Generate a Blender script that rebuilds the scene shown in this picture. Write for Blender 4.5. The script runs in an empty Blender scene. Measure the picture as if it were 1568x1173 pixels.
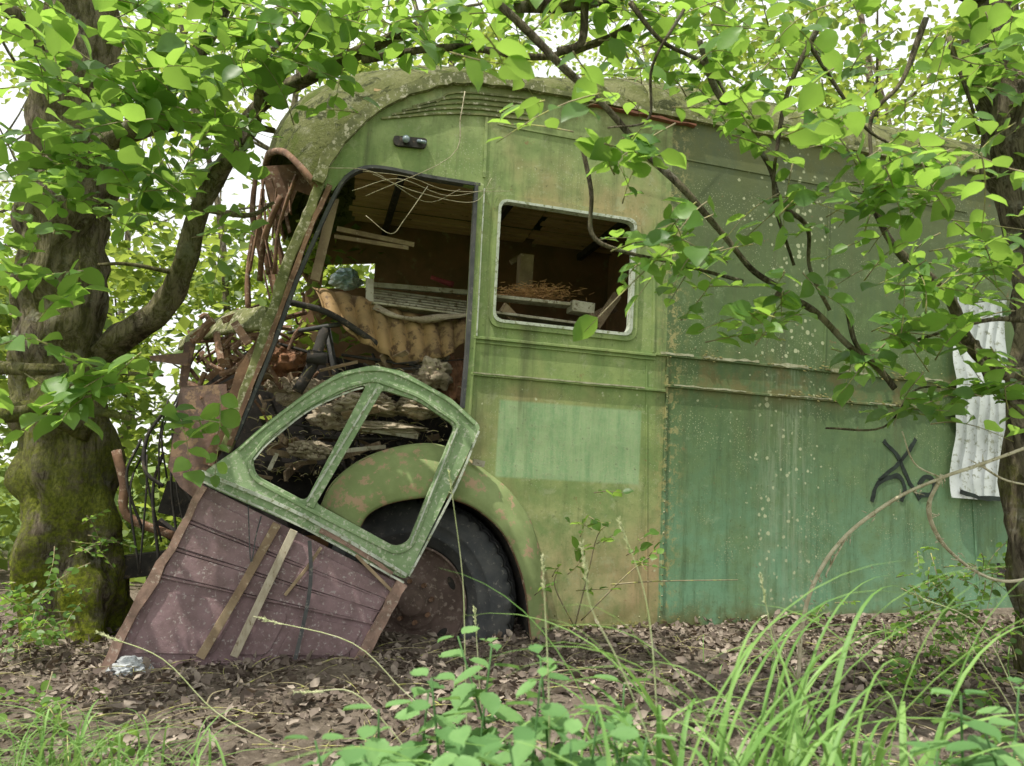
import bpy, math, random
import numpy as np
from mathutils import Vector, Matrix, noise as mnoise
from mathutils.geometry import tessellate_polygon
random.seed(7); rng=np.random.default_rng(7)
scene=bpy.context.scene
# ------------------------------------------------------------ camera
PITCH=math.radians(6.0); FPX=1184.0; CAMZ=0.85
cam=bpy.data.cameras.new("camera"); camo=bpy.data.objects.new("camera",cam)
scene.collection.objects.link(camo); scene.camera=camo
cam.sensor_width=36; cam.lens=36*FPX/1568.0; cam.clip_end=1500; cam.clip_start=0.05
camo.location=(0,0,CAMZ); camo.rotation_euler=(math.radians(90)+PITCH,0,0)
cam.dof.use_dof=True; cam.dof.focus_distance=3.6; cam.dof.aperture_fstop=4.0
C0=Vector((0,0,CAMZ))
def site(px,py,depth):
    a=(px-784)/FPX; b=(586.5-py)/FPX
    c,s=math.cos(PITCH),math.sin(PITCH)
    return C0+Vector((a, c-b*s, s+b*c))*depth
# ------------------------------------------------------------ bus frame
TH=math.radians(14.4); PH=math.radians(3.3)
Ux=Vector((math.cos(TH)*math.cos(PH),math.sin(TH)*math.cos(PH),-math.sin(PH)))
Uy=Vector((-math.sin(TH),math.cos(TH),0)); Uz=Ux.cross(Uy)
O=site(640,920,3.6)
BM=Matrix((( Ux.x,Uy.x,Uz.x,O.x),(Ux.y,Uy.y,Uz.y,O.y),(Ux.z,Uy.z,Uz.z,O.z),(0,0,0,1)))
BI=BM.inverted()
def L(px,py,w=0.0):
    """survey point -> bus local coordinates on the plane local y = w"""
    c=BI@C0; d=(BI@site(px,py,1.0))-c
    t=(w-c.y)/d.y; p=c+d*t
    return Vector((p.x,w,p.z))
def LL(pts,w=0.0): return [L(p[0],p[1],p[2] if len(p)>2 else w) for p in pts]

# ------------------------------------------------------------ mesh helpers
def empty(name,parent=None,mat=None):
    e=bpy.data.objects.new(name,None); scene.collection.objects.link(e); e.empty_display_size=.2
    if parent: e.parent=parent
    return e
class MB:
    def __init__(s): s.v=[]; s.f=[]
    def add(s,vs,fs):
        o=len(s.v); s.v+= [tuple(v) for v in vs]; s.f+=[tuple(i+o for i in f) for f in fs]; return s
    def obj(s,name,mat,parent=None,smooth=False,bevel=0):
        me=bpy.data.meshes.new(name); me.from_pydata(s.v,[],s.f); me.update()
        if smooth: me.polygons.foreach_set("use_smooth",[True]*len(me.polygons))
        ob=bpy.data.objects.new(name,me); scene.collection.objects.link(ob)
        if mat: me.materials.append(mat)
        if parent: ob.parent=parent
        if bevel:
            b=ob.modifiers.new("bevel",'BEVEL'); b.width=bevel; b.segments=2; b.limit_method='ANGLE'
        return ob
def catmull(P,k=5):
    P=[Vector(p) for p in P]
    if len(P)<3: return P
    Q=[P[0]*2-P[1]]+P+[P[-1]*2-P[-2]]; out=[]
    for i in range(1,len(Q)-2):
        for j in range(k):
            t=j/k; a,b,c,d=Q[i-1],Q[i],Q[i+1],Q[i+2]
            out.append(0.5*((2*b)+(c-a)*t+(2*a-5*b+4*c-d)*t*t+(3*b-a-3*c+d)*t**3))
    out.append(P[-1]); return out
def tube(mb,pts,r0,r1=None,n=6,k=4,wob=0.0):
    P=catmull(pts,k) if k else [Vector(p) for p in pts]
    r1=r0 if r1 is None else r1
    m=len(P); vs=[];fs=[]; ref=Vector((0.13,0.31,0.94))
    for i,p in enumerate(P):
        t=(P[min(i+1,m-1)]-P[max(i-1,0)]).normalized()
        a=t.cross(ref)
        if a.length<.05: a=t.cross(Vector((1,0,0)))
        a.normalize(); b=t.cross(a)
        if callable(r0): r=r0(i/(m-1))
        else: r=r0+(r1-r0)*i/(m-1)
        for j in range(n):
            an=2*math.pi*j/n
            rr=r
            if wob: rr=r*(1+wob*mnoise.noise(Vector((math.cos(an)*1.7,math.sin(an)*1.7,0))+p*5)+wob*.4*mnoise.noise(Vector((math.cos(an)*5,math.sin(an)*5,0))+p*9))
            vs.append(p+(a*math.cos(an)+b*math.sin(an))*rr)
    for i in range(m-1):
        for j in range(n):
            fs.append((i*n+j,i*n+(j+1)%n,(i+1)*n+(j+1)%n,(i+1)*n+j))
    fs.append(tuple(range(n))[::-1]); fs.append(tuple((m-1)*n+j for j in range(n)))
    mb.add(vs,fs)
def poly(mb,loops,th):
    tri=tessellate_polygon([[Vector((p[0],p[2],0)) for p in lp] for lp in loops])
    flat=[Vector(p) for lp in loops for p in lp]; n=len(flat)
    vs=flat+[p+Vector((0,th,0)) for p in flat]; fs=[]
    for t in tri:
        fs.append(tuple(t)); fs.append(tuple(i+n for i in reversed(t)))
    o=0
    for lp in loops:
        m=len(lp)
        for i in range(m):
            a=o+i;b=o+(i+1)%m; fs.append((a,b,b+n,a+n))
        o+=m
    mb.add(vs,fs)
def roundp(pts,r,n=5):
    out=[]; m=len(pts)
    for i in range(m):
        p=Vector(pts[i]); a=Vector(pts[i-1])-p; b=Vector(pts[(i+1)%m])-p
        rr=min(r,a.length*.45,b.length*.45)
        p0=p+a.normalized()*rr; p1=p+b.normalized()*rr
        for j in range(n+1):
            t=j/n; out.append(p0*(1-t)**2+p*2*t*(1-t)+p1*t*t)
    return out
def stroke(mb,pts,wd,th,dy=0.0,k=4,taper=None,rag=0.0):
    P=catmull(pts,k) if k and len(pts)>2 else [Vector(p) for p in pts]
    m=len(P);vs=[];fs=[]
    for i,p in enumerate(P):
        t=(P[min(i+1,m-1)]-P[max(i-1,0)]); t.y=0; t.normalize()
        nn=Vector((-t.z,0,t.x)); h=wd/2*(1 if not taper else taper(i/(m-1)))
        ra=rag*mnoise.noise(p*23); rb=rag*mnoise.noise(p*19+Vector((5,5,5)))
        o=Vector((0,dy,0))
        vs+= [p+nn*(h+ra)+o,p-nn*(h+rb)+o,p-nn*(h+rb)+o+Vector((0,th,0)),p+nn*(h+ra)+o+Vector((0,th,0))]
    for i in range(m-1):
        a=i*4
        for j in range(4): fs.append((a+j,a+(j+1)%4,a+4+(j+1)%4,a+4+j))
    fs.append((3,2,1,0)); e=(m-1)*4; fs.append((e,e+1,e+2,e+3))
    mb.add(vs,fs)
def plank(mb,a,b,wd,th,roll=0.0):
    a=Vector(a);b=Vector(b); t=(b-a).normalized(); x=t.cross(Vector((0,1,0.01))).normalized(); y=t.cross(x)
    x,y=x*math.cos(roll)+y*math.sin(roll), y*math.cos(roll)-x*math.sin(roll)
    vs=[]
    for p in (a,b):
        for sx,sy in((-1,-1),(1,-1),(1,1),(-1,1)): vs.append(p+x*sx*wd/2+y*sy*th/2)
    mb.add(vs,[(0,1,2,3),(7,6,5,4),(0,4,5,1),(1,5,6,2),(2,6,7,3),(3,7,4,0)])
def grid(mb,fn,nu,nv):
    vs=[fn(i/nu,j/nv) for i in range(nu+1) for j in range(nv+1)]
    fs=[(i*(nv+1)+j,(i+1)*(nv+1)+j,(i+1)*(nv+1)+j+1,i*(nv+1)+j+1) for i in range(nu) for j in range(nv)]
    mb.add(vs,fs)
def interp(P,t):
    x=t*(len(P)-1); i=min(int(x),len(P)-2); return P[i].lerp(P[i+1],x-i)

# ------------------------------------------------------------ material helpers
class NT:
    def __init__(s,name):
        s.m=bpy.data.materials.new(name); s.m.use_nodes=True; s.t=s.m.node_tree
        s.b=s.t.nodes["Principled BSDF"]; s.out=s.t.nodes["Material Output"]
        s.tc=s.t.nodes.new("ShaderNodeTexCoord"); s.obj=s.tc.outputs["Object"]
    def n(s,typ,**kw):
        nd=s.t.nodes.new(typ)
        for k,v in kw.items(): setattr(nd,k,v)
        return nd
    def lk(s,a,b): s.t.links.new(a,b)
    def setin(s,sock,v):
        if isinstance(v,bpy.types.NodeSocket): s.lk(v,sock)
        else: sock.default_value=v
    def scale(s,v,vec=None):
        m=s.n("ShaderNodeMapping"); m.inputs["Scale"].default_value=v
        s.lk(vec or s.obj,m.inputs["Vector"]); return m.outputs[0]
    def noise(s,sc,det=4,vec=None,rough=.6,dist=0):
        q=s.n("ShaderNodeTexNoise"); q.inputs["Scale"].default_value=sc; q.inputs["Detail"].default_value=det
        q.inputs["Roughness"].default_value=rough; q.inputs["Distortion"].default_value=dist
        s.lk(vec or s.obj,q.inputs["Vector"]); return q.outputs["Fac"]
    def vor(s,sc,vec=None,feature='F1'):
        q=s.n("ShaderNodeTexVoronoi",feature=feature); q.inputs["Scale"].default_value=sc
        s.lk(vec or s.obj,q.inputs["Vector"]); return q.outputs["Distance"]
    def mr(s,f,a,b,c=0.,d=1.):
        q=s.n("ShaderNodeMapRange",interpolation_type='SMOOTHSTEP'); s.lk(f,q.inputs[0])
        for i,v in enumerate((a,b,c,d)): q.inputs[i+1].default_value=v
        return q.outputs[0]
    def mix(s,f,a,b,mode='MIX'):
        q=s.n("ShaderNodeMix",data_type='RGBA',blend_type=mode)
        s.setin(q.inputs[0],f)
        for i,v in ((6,a),(7,b)):
            if isinstance(v,(tuple,list)): v=(v[0],v[1],v[2],1)
            s.setin(q.inputs[i],v)
        return q.outputs[2]
    def math(s,op,a,b=0.):
        q=s.n("ShaderNodeMath",operation=op); s.setin(q.inputs[0],a); s.setin(q.inputs[1],b); return q.outputs[0]
    def xyz(s):
        q=s.n("ShaderNodeSeparateXYZ"); s.lk(s.obj,q.inputs[0]); return q.outputs
    def bump(s,h,st=.3,dist=.01):
        q=s.n("ShaderNodeBump"); q.inputs["Strength"].default_value=st; q.inputs["Distance"].default_value=dist
        s.lk(h,q.inputs["Height"]); s.lk(q.outputs[0],s.b.inputs["Normal"])
    def fin(s,col,rough=.8,spec=.3,metal=0):
        s.setin(s.b.inputs["Base Color"],col if not isinstance(col,tuple) else (*col,1))
        s.setin(s.b.inputs["Roughness"],rough); s.b.inputs["Specular IOR Level"].default_value=spec
        s.b.inputs["Metallic"].default_value=metal
        return s.m
def nm(name,c1,c2,sc=8,c3=None,sc3=30,t3=.62,rough=.85,bump=.4,stretch=(1,1,1),spec=.25,bd=.006):
    t=NT(name); v=t.scale(stretch)
    f=t.mr(t.noise(sc,6,v,.65),.35,.65); col=t.mix(f,c1,c2)
    if c3: col=t.mix(t.mr(t.noise(sc3,5,v,.7),t3-.04,t3+.05),col,c3)
    t.bump(t.noise(sc*5,6,v,.7),bump,bd)
    return t.fin(col,rough,spec)

def paint_material():
    t=NT("weathered_green_paint"); X,Y,Z=t.xyz()
    us=L(1013,750).x; zb=L(850,962).z; zt=L(1000,543).z; zg=L(830,140).z
    big=t.noise(1.3,4); mid=t.noise(5,6,None,.7); fine=t.noise(38,5,None,.75)
    streak=t.noise(7,6,t.scale((2.4,1,.25)),.75)
    low=t.mr(Z,zb,zt,1,0)
    front=t.mix(t.mr(Z,zb+.05,zb+.9,0,1),(.42,.37,.19),(.27,.34,.125))
    front=t.mix(t.mr(mid,.38,.66),front,(.19,.28,.10))
    front=t.mix(t.mr(big,.48,.68,0,.6),front,(.44,.29,.17))
    front=t.mix(t.mr(streak,.50,.70,0,.6),front,(.135,.175,.065))
    front=t.mix(t.mr(t.noise(9,6,None,.8,.5),.54,.66,0,.5),front,(.40,.43,.26))
    rear=t.mix(low,(.09,.14,.05),(.17,.33,.20))
    rear=t.mix(t.mr(mid,.4,.7,0,.7),rear,(.15,.235,.10))
    rear=t.mix(t.mr(streak,.45,.70,0,.7),rear,(.07,.125,.055))
    rear=t.mix(t.mr(t.noise(9,6,None,.8,.5),.55,.68,0,.4),rear,(.27,.35,.21))
    isr=t.mr(X,us-.004,us+.004)
    col=t.mix(isr,front,rear)
    col=t.mix(t.math('MULTIPLY',t.mr(Z,zt+.1,zg,0,.85),isr),col,(.095,.11,.05))
    a=L(765,612);b=L(978,742)
    r=t.math('MULTIPLY',t.mr(X,a.x-.006,a.x+.006),t.mr(X,b.x-.006,b.x+.006,1,0))
    r=t.math('MULTIPLY',r,t.math('MULTIPLY',t.mr(Z,b.z-.008,b.z+.008),t.mr(Z,a.z-.008,a.z+.008,1,0)))
    patch=t.mix(t.mr(streak,.4,.65),(.33,.47,.25),(.20,.36,.18))
    patch=t.mix(t.mr(fine,.45,.6,0,.4),patch,(.41,.49,.31))
    col=t.mix(t.math('MULTIPLY',r,.85),col,patch)
    c=L(1200,720)
    d=t.math('ABSOLUTE',t.math('SUBTRACT',X,c.x))
    run=t.math('MULTIPLY',t.mr(d,.02,.24,1,0),t.mr(t.noise(18,5,t.scale((2,1,.14)),.7),.42,.66))
    run=t.math('MULTIPLY',run,t.mr(Z,zt-.02,zt+.1,1,0.1))
    col=t.mix(t.math('MULTIPLY',run,.5),col,(.36,.42,.29))
    st=t.math('MULTIPLY',t.mr(t.noise(3.5,5,t.scale((2,1,.12)),.7),.5,.7),t.mr(Z,zb+.2,zt-.05))
    col=t.mix(t.math('MULTIPLY',st,.7),col,(.09,.11,.05))
    warp=t.n("ShaderNodeTexNoise"); warp.inputs["Scale"].default_value=60; t.lk(t.obj,warp.inputs["Vector"])
    wv=t.n("ShaderNodeVectorMath",operation='MULTIPLY_ADD'); t.lk(warp.outputs["Color"],wv.inputs[0]); wv.inputs[1].default_value=(.014,.014,.014); t.lk(t.obj,wv.inputs[2])
    dv=t.vor(24,wv.outputs[0])
    dens=t.math('ADD',t.mr(d,.05,.42,.24,0),t.mr(t.noise(2.6,3),.5,.72,0,.2))
    sp=t.mr(t.math('SUBTRACT',dv,dens),-.06,.02,1,0)
    gate=t.mr(t.noise(9,2),.42,.5)
    col=t.mix(t.math('MULTIPLY',t.math('MULTIPLY',sp,gate),.8),col,(.52,.55,.35))
    dv2=t.vor(80,wv.outputs[0]); col=t.mix(t.math('MULTIPLY',t.math('LESS_THAN',dv2,.24),t.mr(t.noise(4,3),.48,.62,0,.6)),col,(.42,.45,.27))
    sd=t.math('ABSOLUTE',t.math('SUBTRACT',X,us+.03))
    oc=t.math('MULTIPLY',t.mr(sd,.0,.12,.8,0),t.mr(t.noise(22,6,None,.75),.50,.58))
    col=t.mix(oc,col,(.38,.34,.15))
    mb=t.math('MULTIPLY',t.mr(Z,zb+.02,zb+.18,1,0),t.mr(t.noise(8,5),.38,.58))
    col=t.mix(t.math('MULTIPLY',mb,t.mr(X,us-.4,us+.6,.45,1)),col,(.12,.11,.035))
    bl=t.math('ABSOLUTE',t.math('SUBTRACT',Z,L(1200,585).z))
    bm=t.math('MULTIPLY',t.mr(bl,.05,.18,1,0),t.mr(t.noise(5,6,None,.7),.45,.60))
    col=t.mix(t.math('MULTIPLY',bm,t.math('MULTIPLY',isr,.85)),col,(.16,.14,.06))
    col=t.mix(t.math('MULTIPLY',t.mr(Z,zg-.45,zg,.1,.8),t.mr(mid,.38,.58)),col,(.14,.145,.055))
    col=t.mix(t.mr(fine,.56,.70,0,.65),col,(.08,.095,.04))
    col=t.mix(t.mr(t.noise(60,5,None,.8),.60,.70,0,.5),col,(.44,.46,.31))
    col=t.mix(t.mr(t.noise(11,6,None,.8),.62,.69,0,.8),col,(.25,.13,.07))
    t.bump(t.math('ADD',t.noise(2.2,3),t.math('MULTIPLY',fine,.10)),.45,.03)
    return t.fin(col,t.mr(mid,.3,.7,.5,.88),.3)
M_paint=paint_material()
def roof_material():
    t=NT("mossy_roof_skin"); 
    col=t.mix(t.mr(t.noise(2.5,6,None,.7),.38,.62),(.16,.18,.06),(.24,.25,.11))
    col=t.mix(t.mr(t.noise(11,7,None,.75),.52,.66,0,.7),col,(.36,.36,.24))
    col=t.mix(t.mr(t.noise(7,7,None,.75,1),.50,.60),col,(.065,.075,.03))
    col=t.mix(t.mr(t.noise(45,5,None,.8),.6,.68,0,.6),col,(.46,.46,.35))
    col=t.mix(t.mr(t.noise(3.3,5,None,.7),.52,.64,0,.9),col,(.11,.15,.025))
    t.bump(t.noise(30,8,None,.8),1.0,.03)
    return t.fin(col,.9,.12)
M_roof=roof_material()
M_moss=nm("mossy_trim",(.21,.22,.09),(.11,.12,.05),14,(.42,.40,.28),40,.57)
M_rust=nm("rusty_steel",(.25,.145,.09),(.13,.075,.05),10,(.36,.28,.21),35,.58)
M_rim=nm("brown_wheel_rim",(.19,.135,.115),(.12,.085,.07),8,(.30,.24,.20),35,.58)
M_rustp=nm("mauve_brown_primer",(.26,.175,.185),(.17,.115,.115),7,(.37,.32,.31),60,.60,bump=.6)
M_wood=nm("grey_weathered_wood",(.42,.35,.24),(.27,.22,.14),6,(.14,.11,.07),20,.6,stretch=(1.2,6,14))
M_wood2=nm("brown_board",(.32,.24,.15),(.20,.14,.09),6,(.38,.31,.22),25,.6,stretch=(1,8,1))
M_ceil=nm("varnished_ceiling_board",(.64,.46,.26),(.50,.34,.18),3,(.24,.16,.09),9,.62,stretch=(.6,9,1),bump=.2)
M_inner=nm("dark_interior_panel",(.27,.15,.09),(.18,.12,.07),4,(.28,.23,.13),12,.62)
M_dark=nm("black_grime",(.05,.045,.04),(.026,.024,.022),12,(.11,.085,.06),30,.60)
M_rubber=nm("perished_rubber",(.055,.058,.062),(.09,.09,.088),9,(.19,.18,.16),40,.62,rough=.7,bump=.3)
M_alu=nm("dull_aluminium",(.52,.55,.48),(.36,.40,.32),14,(.22,.24,.14),45,.56,rough=.55,bump=.15)
M_ledge=nm("chipped_ledge_board",(.46,.43,.34),(.30,.27,.19),9,(.16,.13,.08),30,.58,bump=.6)
M_sheet=nm("white_sheet_metal",(.56,.60,.60),(.42,.46,.44),5,(.26,.28,.22),30,.58,rough=.6,bump=.15)
M_door=nm("door_green_paint",(.27,.37,.20),(.19,.28,.135),9,(.47,.50,.38),50,.57,rough=.65,bump=.4)
M_fend=nm("fender_green_paint",(.26,.32,.135),(.20,.25,.10),6,(.39,.27,.17),14,.56,rough=.7,bump=.4)
M_beige=nm("dirty_foam_and_cloth",(.48,.41,.30),(.33,.27,.19),9,(.16,.12,.08),20,.58,bump=.9,bd=.02)
M_corr=nm("corrugated_rusty_sheet",(.34,.22,.10),(.21,.145,.07),6,(.12,.075,.04),16,.56,rough=.7)
M_hay=nm("orange_straw",(.60,.34,.16),(.44,.24,.10),30)
M_spray=nm("black_spray_paint",(.02,.025,.022),(.035,.05,.04),20)
M_stone=nm("pale_plaster_lump",(.62,.66,.68),(.42,.44,.45),14,(.2,.18,.15),30,.66,bump=.8,bd=.02)
def bark_material(name,moss):
    t=NT(name); X,Y,Z=t.xyz()
    v=t.scale((1,1,.30)); n1=t.noise(24,8,v,.8,.8); n2=t.noise(9,6,v,.7,.5)
    col=t.mix(t.mr(n1,.40,.60),(.07,.055,.04),(.34,.29,.21))
    col=t.mix(t.mr(n2,.5,.68,0,.6),col,(.13,.105,.07))
    col=t.mix(t.mr(t.noise(7,6,None,.7),.55,.66,0,.8),col,(.44,.43,.35))
    m=t.math('MULTIPLY',t.mr(t.noise(4.5,7,None,.75),.47-.10*moss,.60-.08*moss),t.mr(Z,.2,1.6,1,.22))
    col=t.mix(t.math('MULTIPLY',m,moss),col,t.mix(t.mr(t.noise(60,4),.4,.6),(.32,.37,.04),(.17,.21,.025)))
    col=t.mix(t.math('MULTIPLY',t.mr(t.noise(14,6,None,.8),.50,.60),t.math('MULTIPLY',m,.85)),col,(.15,.12,.075))
    t.bump(t.math('ADD',n1,n2),1.0,.06); return t.fin(col,.95,.1)
M_bark=bark_material("mossy_bark",1.0); M_bark2=bark_material("grey_bark",.45)
M_twig=nm("lichened_twig",(.22,.18,.11),(.32,.28,.18),20,(.36,.36,.12),24,.54)
M_pale=nm("pale_dead_stem",(.54,.50,.36),(.38,.33,.22),30,(.24,.21,.12),50,.58)
def leaf_material(name,c_dark,c_light,c_tr,tr=.5,rough=.45,spec=.35):
    t=NT(name); at=t.n("ShaderNodeAttribute"); at.attribute_name="rnd"; f=at.outputs["Fac"]
    col=t.mix(f,c_dark,c_light); col=t.mix(t.mr(t.noise(40,3),.4,.7,0,.35),col,c_dark)
    t.fin(col,rough,spec)
    tl=t.n("ShaderNodeBsdfTranslucent"); t.lk(t.mix(f,tuple(c*.5 for c in c_tr),c_tr),tl.inputs[0])
    mx=t.n("ShaderNodeMixShader"); mx.inputs[0].default_value=tr
    t.lk(t.b.outputs[0],mx.inputs[1]); t.lk(tl.outputs[0],mx.inputs[2]); t.lk(mx.outputs[0],t.out.inputs[0]); return t.m
M_leaf=leaf_material("broad_leaf_green",(.055,.14,.03),(.17,.32,.065),(.46,.74,.11),.5,.42,.45)
M_leafb=leaf_material("backlit_leaf_green",(.06,.12,.025),(.22,.31,.07),(.54,.68,.11),.5)
M_nettle=leaf_material("nettle_green",(.11,.24,.08),(.22,.39,.14),(.32,.54,.14),.35,.6)
M_grass=leaf_material("grass_green",(.14,.30,.07),(.30,.48,.15),(.40,.64,.15),.35,.5)
M_litter=leaf_material("dead_leaf_brown",(.11,.085,.07),(.46,.39,.32),(.16,.10,.05),.1,.85,.15)

# ------------------------------------------------------------ leaf clouds
def tmpl_leaf(w=.33,serr=0,n=4):
    ys=np.linspace(0,1,n+1); V=[(0,0,0)]; F=[]
    for i in range(1,n):
        y=ys[i]; hw=w*math.sin(math.pi*y**.8)**.8*(1+(serr if i%2 else -serr))
        V+=[(-hw,y,.09-.12*y*y),(0,y,-.12*y*y),(hw,y,.09-.12*y*y)]
    V.append((0,1,-.16)); e=len(V)-1
    F+=[(0,2,1),(0,3,2)]
    for i in range(n-2):
        a=1+3*i; F+=[(a,a+1,a+4,a+3),(a+1,a+2,a+5,a+4)]
    a=1+3*(n-2); F+=[(a,a+1,e),(a+1,a+2,e)]
    return np.array(V),F
T_leaf=tmpl_leaf(.36,0,5); T_nettle=tmpl_leaf(.36,.10,15); T_far=(np.array([(0,0,0),(-.33,.5,.08),(0,1,-.1),(.33,.5,.08)]),[(0,1,2),(0,2,3)])
T_lit=(np.array([(0,0,0),(-.3,.35,.22),(0,.4,0),(.28,.3,.15),(-.22,.75,.25),(.2,.72,.10),(.04,1,.22)]),[(0,2,1),(0,3,2),(1,2,4),(2,3,5),(2,5,6,4)])
def leaf_cloud(name,P,D,N,S,mat,parent,T=T_leaf,rnd=None):
    P=np.asarray(P,float);D=np.asarray(D,float);N=np.asarray(N,float);S=np.asarray(S,float)
    D/=np.linalg.norm(D,axis=1)[:,None]+1e-9
    X=np.cross(D,N); X/=np.linalg.norm(X,axis=1)[:,None]+1e-9; N=np.cross(X,D)
    tv,tf=T; n=len(P);m=len(tv)
    V=P[:,None,:]+S[:,None,None]*(tv[None,:,0,None]*X[:,None,:]+tv[None,:,1,None]*D[:,None,:]+tv[None,:,2,None]*N[:,None,:])
    V=V.reshape(-1,3)
    li=[];ls=[];c=0
    for f in tf: ls.append(c); li+=list(f); c+=len(f)
    li=(np.array(li)[None,:]+(np.arange(n)*m)[:,None]).ravel(); ls=(np.array(ls)[None,:]+(np.arange(n)*c)[:,None]).ravel()
    me=bpy.data.meshes.new(name); me.vertices.add(len(V)); me.vertices.foreach_set("co",V.astype(np.float32).ravel())
    me.loops.add(len(li)); me.loops.foreach_set("vertex_index",li.astype(np.int32))
    me.polygons.add(len(ls)); me.polygons.foreach_set("loop_start",ls.astype(np.int32))
    me.polygons.foreach_set("use_smooth",np.ones(len(ls),bool))
    me.update(calc_edges=True); me.validate()
    at=me.attributes.new("rnd",'FLOAT','POINT'); r=rng.random(n) if rnd is None else rnd
    at.data.foreach_set("value",np.repeat(r,m).astype(np.float32))
    me.materials.append(mat)
    ob=bpy.data.objects.new(name,me); scene.collection.objects.link(ob)
    if parent: ob.parent=parent
    return ob
class Foliage:
    def __init__(s): s.P=[];s.D=[];s.N=[];s.S=[];s.tw=MB()
    def spray(s,o,d,ln,nl,size):
        o=Vector(o);d=Vector(d).normalized(); side=d.cross(Vector((0,0,1)))
        if side.length<.1: side=Vector((1,0,0))
        side.normalize(); up=side.cross(d)
        bend=Vector((random.gauss(0,.15),random.gauss(0,.15),random.gauss(-.15,.15)))*ln
        pts=[o+d*ln*t+bend*t*t for t in (0,.33,.66,1)]
        tube(s.tw,pts,.0028,.001,3,2)
        for i in range(nl):
            t=(i+.6)/nl; p=o+d*ln*t+bend*t*t; sg=1 if i%2 else -1
            dd=(d*.55+side*sg*random.uniform(.5,1.1)+up*random.gauss(-.1,.35))
            if i==nl-1: dd=d
            nn=(up+Vector((random.gauss(0,.5),random.gauss(-.25,.5),random.gauss(0,.3))))
            s.P.append(p);s.D.append(dd);s.N.append(nn);s.S.append(size*random.uniform(.45,1.2))
    def blob(s,c,r,n,size=.075,ln=.28,nl=9,down=0):
        c=Vector(c)
        for _ in range(n):
            q=Vector((random.gauss(0,.5)*r[0],random.gauss(0,.5)*r[1],random.gauss(0,.5)*r[2]))
            d=Vector((random.gauss(0,1),random.gauss(0,1),random.gauss(0,.45)-down))
            s.spray(c+q-d.normalized()*ln*.5,d,ln*random.uniform(.6,1.3),max(3,int(nl*random.uniform(.6,1.3))),size)
    def along(s,pts,n,size=.07,ln=.22,nl=7,t0=.2,spread=.06):
        P=catmull(pts,6)
        for _ in range(n):
            t=random.uniform(t0,1); x=t*(len(P)-1); i=min(int(x),len(P)-2); p=P[i].lerp(P[i+1],x-i)
            d=(P[i+1]-P[i]).normalized()+Vector((random.gauss(0,.8),random.gauss(0,.8),random.gauss(.1,.5)))
            s.spray(p+Vector((random.gauss(0,spread),random.gauss(0,spread),random.gauss(0,spread))),d,ln*random.uniform(.5,1.4),max(3,int(nl*random.uniform(.6,1.4))),size)
    def done(s,parent,mat,lname="leaves"):
        leaf_cloud(lname,[tuple(p) for p in s.P],[tuple(p) for p in s.D],[tuple(p) for p in s.N],s.S,mat,parent)
        s.tw.obj("twigs",M_twig,parent,True)

# ============================================================ BUS
bus=empty("abandoned_bus"); bus.matrix_world=BM
UE=L(1480,262).x+3.4
gpx=[(486,285),(497,255),(520,220),(550,190),(590,162),(640,139),(690,128),(750,129),(830,140),(1060,184),(1480,262)]
G=LL(gpx); ZG=G[-1].z; G.append(Vector((UE,0,ZG-.02)))
Gs=catmull(G,6)
c0=G[0]
Coff=[(-.33,.40),(-.30,.55),(-.22,.70),(-.10,.80),(.05,.88),(.27,.93),(.45,.95),(.62,.96),(.95,.97)]
Cc=[Vector((c0.x+a,1.15,c0.z+b)) for a,b in Coff]
for g in G[9:]: Cc.append(Vector((g.x,1.15,g.z+.53)))
Cs=catmull(Cc,6)
def rooff(t,s):
    g=interp(Gs,t); c=interp(Cs,t); a=s*math.pi
    w=1.15*(1-math.cos(a)); h=math.sin(a)
    q=Vector((g.x+(c.x-g.x)*h,w,g.z+(c.z-g.z)*h))
    n=.010*mnoise.noise(q*3)+.006*mnoise.noise(q*11)+.007*max(0,mnoise.noise(q*28))+.004*mnoise.noise(q*60)
    return Vector((q.x,w,q.z+n))
mb=MB(); grid(mb,rooff,420,130); r=mb.obj("roof",M_roof,bus,True)
so=r.modifiers.new("s",'SOLIDIFY'); so.thickness=.02
def cushion(mb,p,r):
    vs=[];n=7
    for k,(rr,h) in enumerate(((1,0),(.75,.35),(.35,.55))):
        for j in range(n):
            a=j*2*math.pi/n+k; q=rr*r*random.uniform(.6,1.3); vs.append(p+Vector((math.cos(a)*q,math.sin(a)*q*.8,h*r*.6+ math.sin(a)*q*.45)))
    vs.append(p+Vector((0,0,r*.36)))
    fs=[(k*n+j,k*n+(j+1)%n,(k+1)*n+(j+1)%n,(k+1)*n+j) for k in range(2) for j in range(n)]+[(2*n+j,2*n+(j+1)%n,3*n) for j in range(n)]
    mb.add(vs,fs)
mb=MB(); stroke(mb,[g+Vector((0,0,.012)) for g in G[:9]],.055,.05,-.035,6,rag=.010); mb.obj("roof_arch_rail",M_moss,bus)
mb=MB(); stroke(mb,[g+Vector((0,0,0)) for g in G[8:]],.028,.05,-.03,6,rag=.008); mb.obj("gutter",M_moss,bus)
mb=MB(); stroke(mb,LL([(900,163),(960,174),(1062,195)]),.008,.05,-.034,8,rag=.010); mb.obj("rust_edge",nm("red_rust",(.24,.10,.06),(.15,.07,.045),20),bus)
mb=MB()
for tt in (.72,.80,.885,.96):
    P=[rooff(tt,s/40)+Vector((0,-.004,.008)) for s in range(0,20)]; tube(mb,P,.012,.012,5,0)
mb.obj("roof_seams",M_moss,bus)
zb=L(850,962).z
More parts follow.
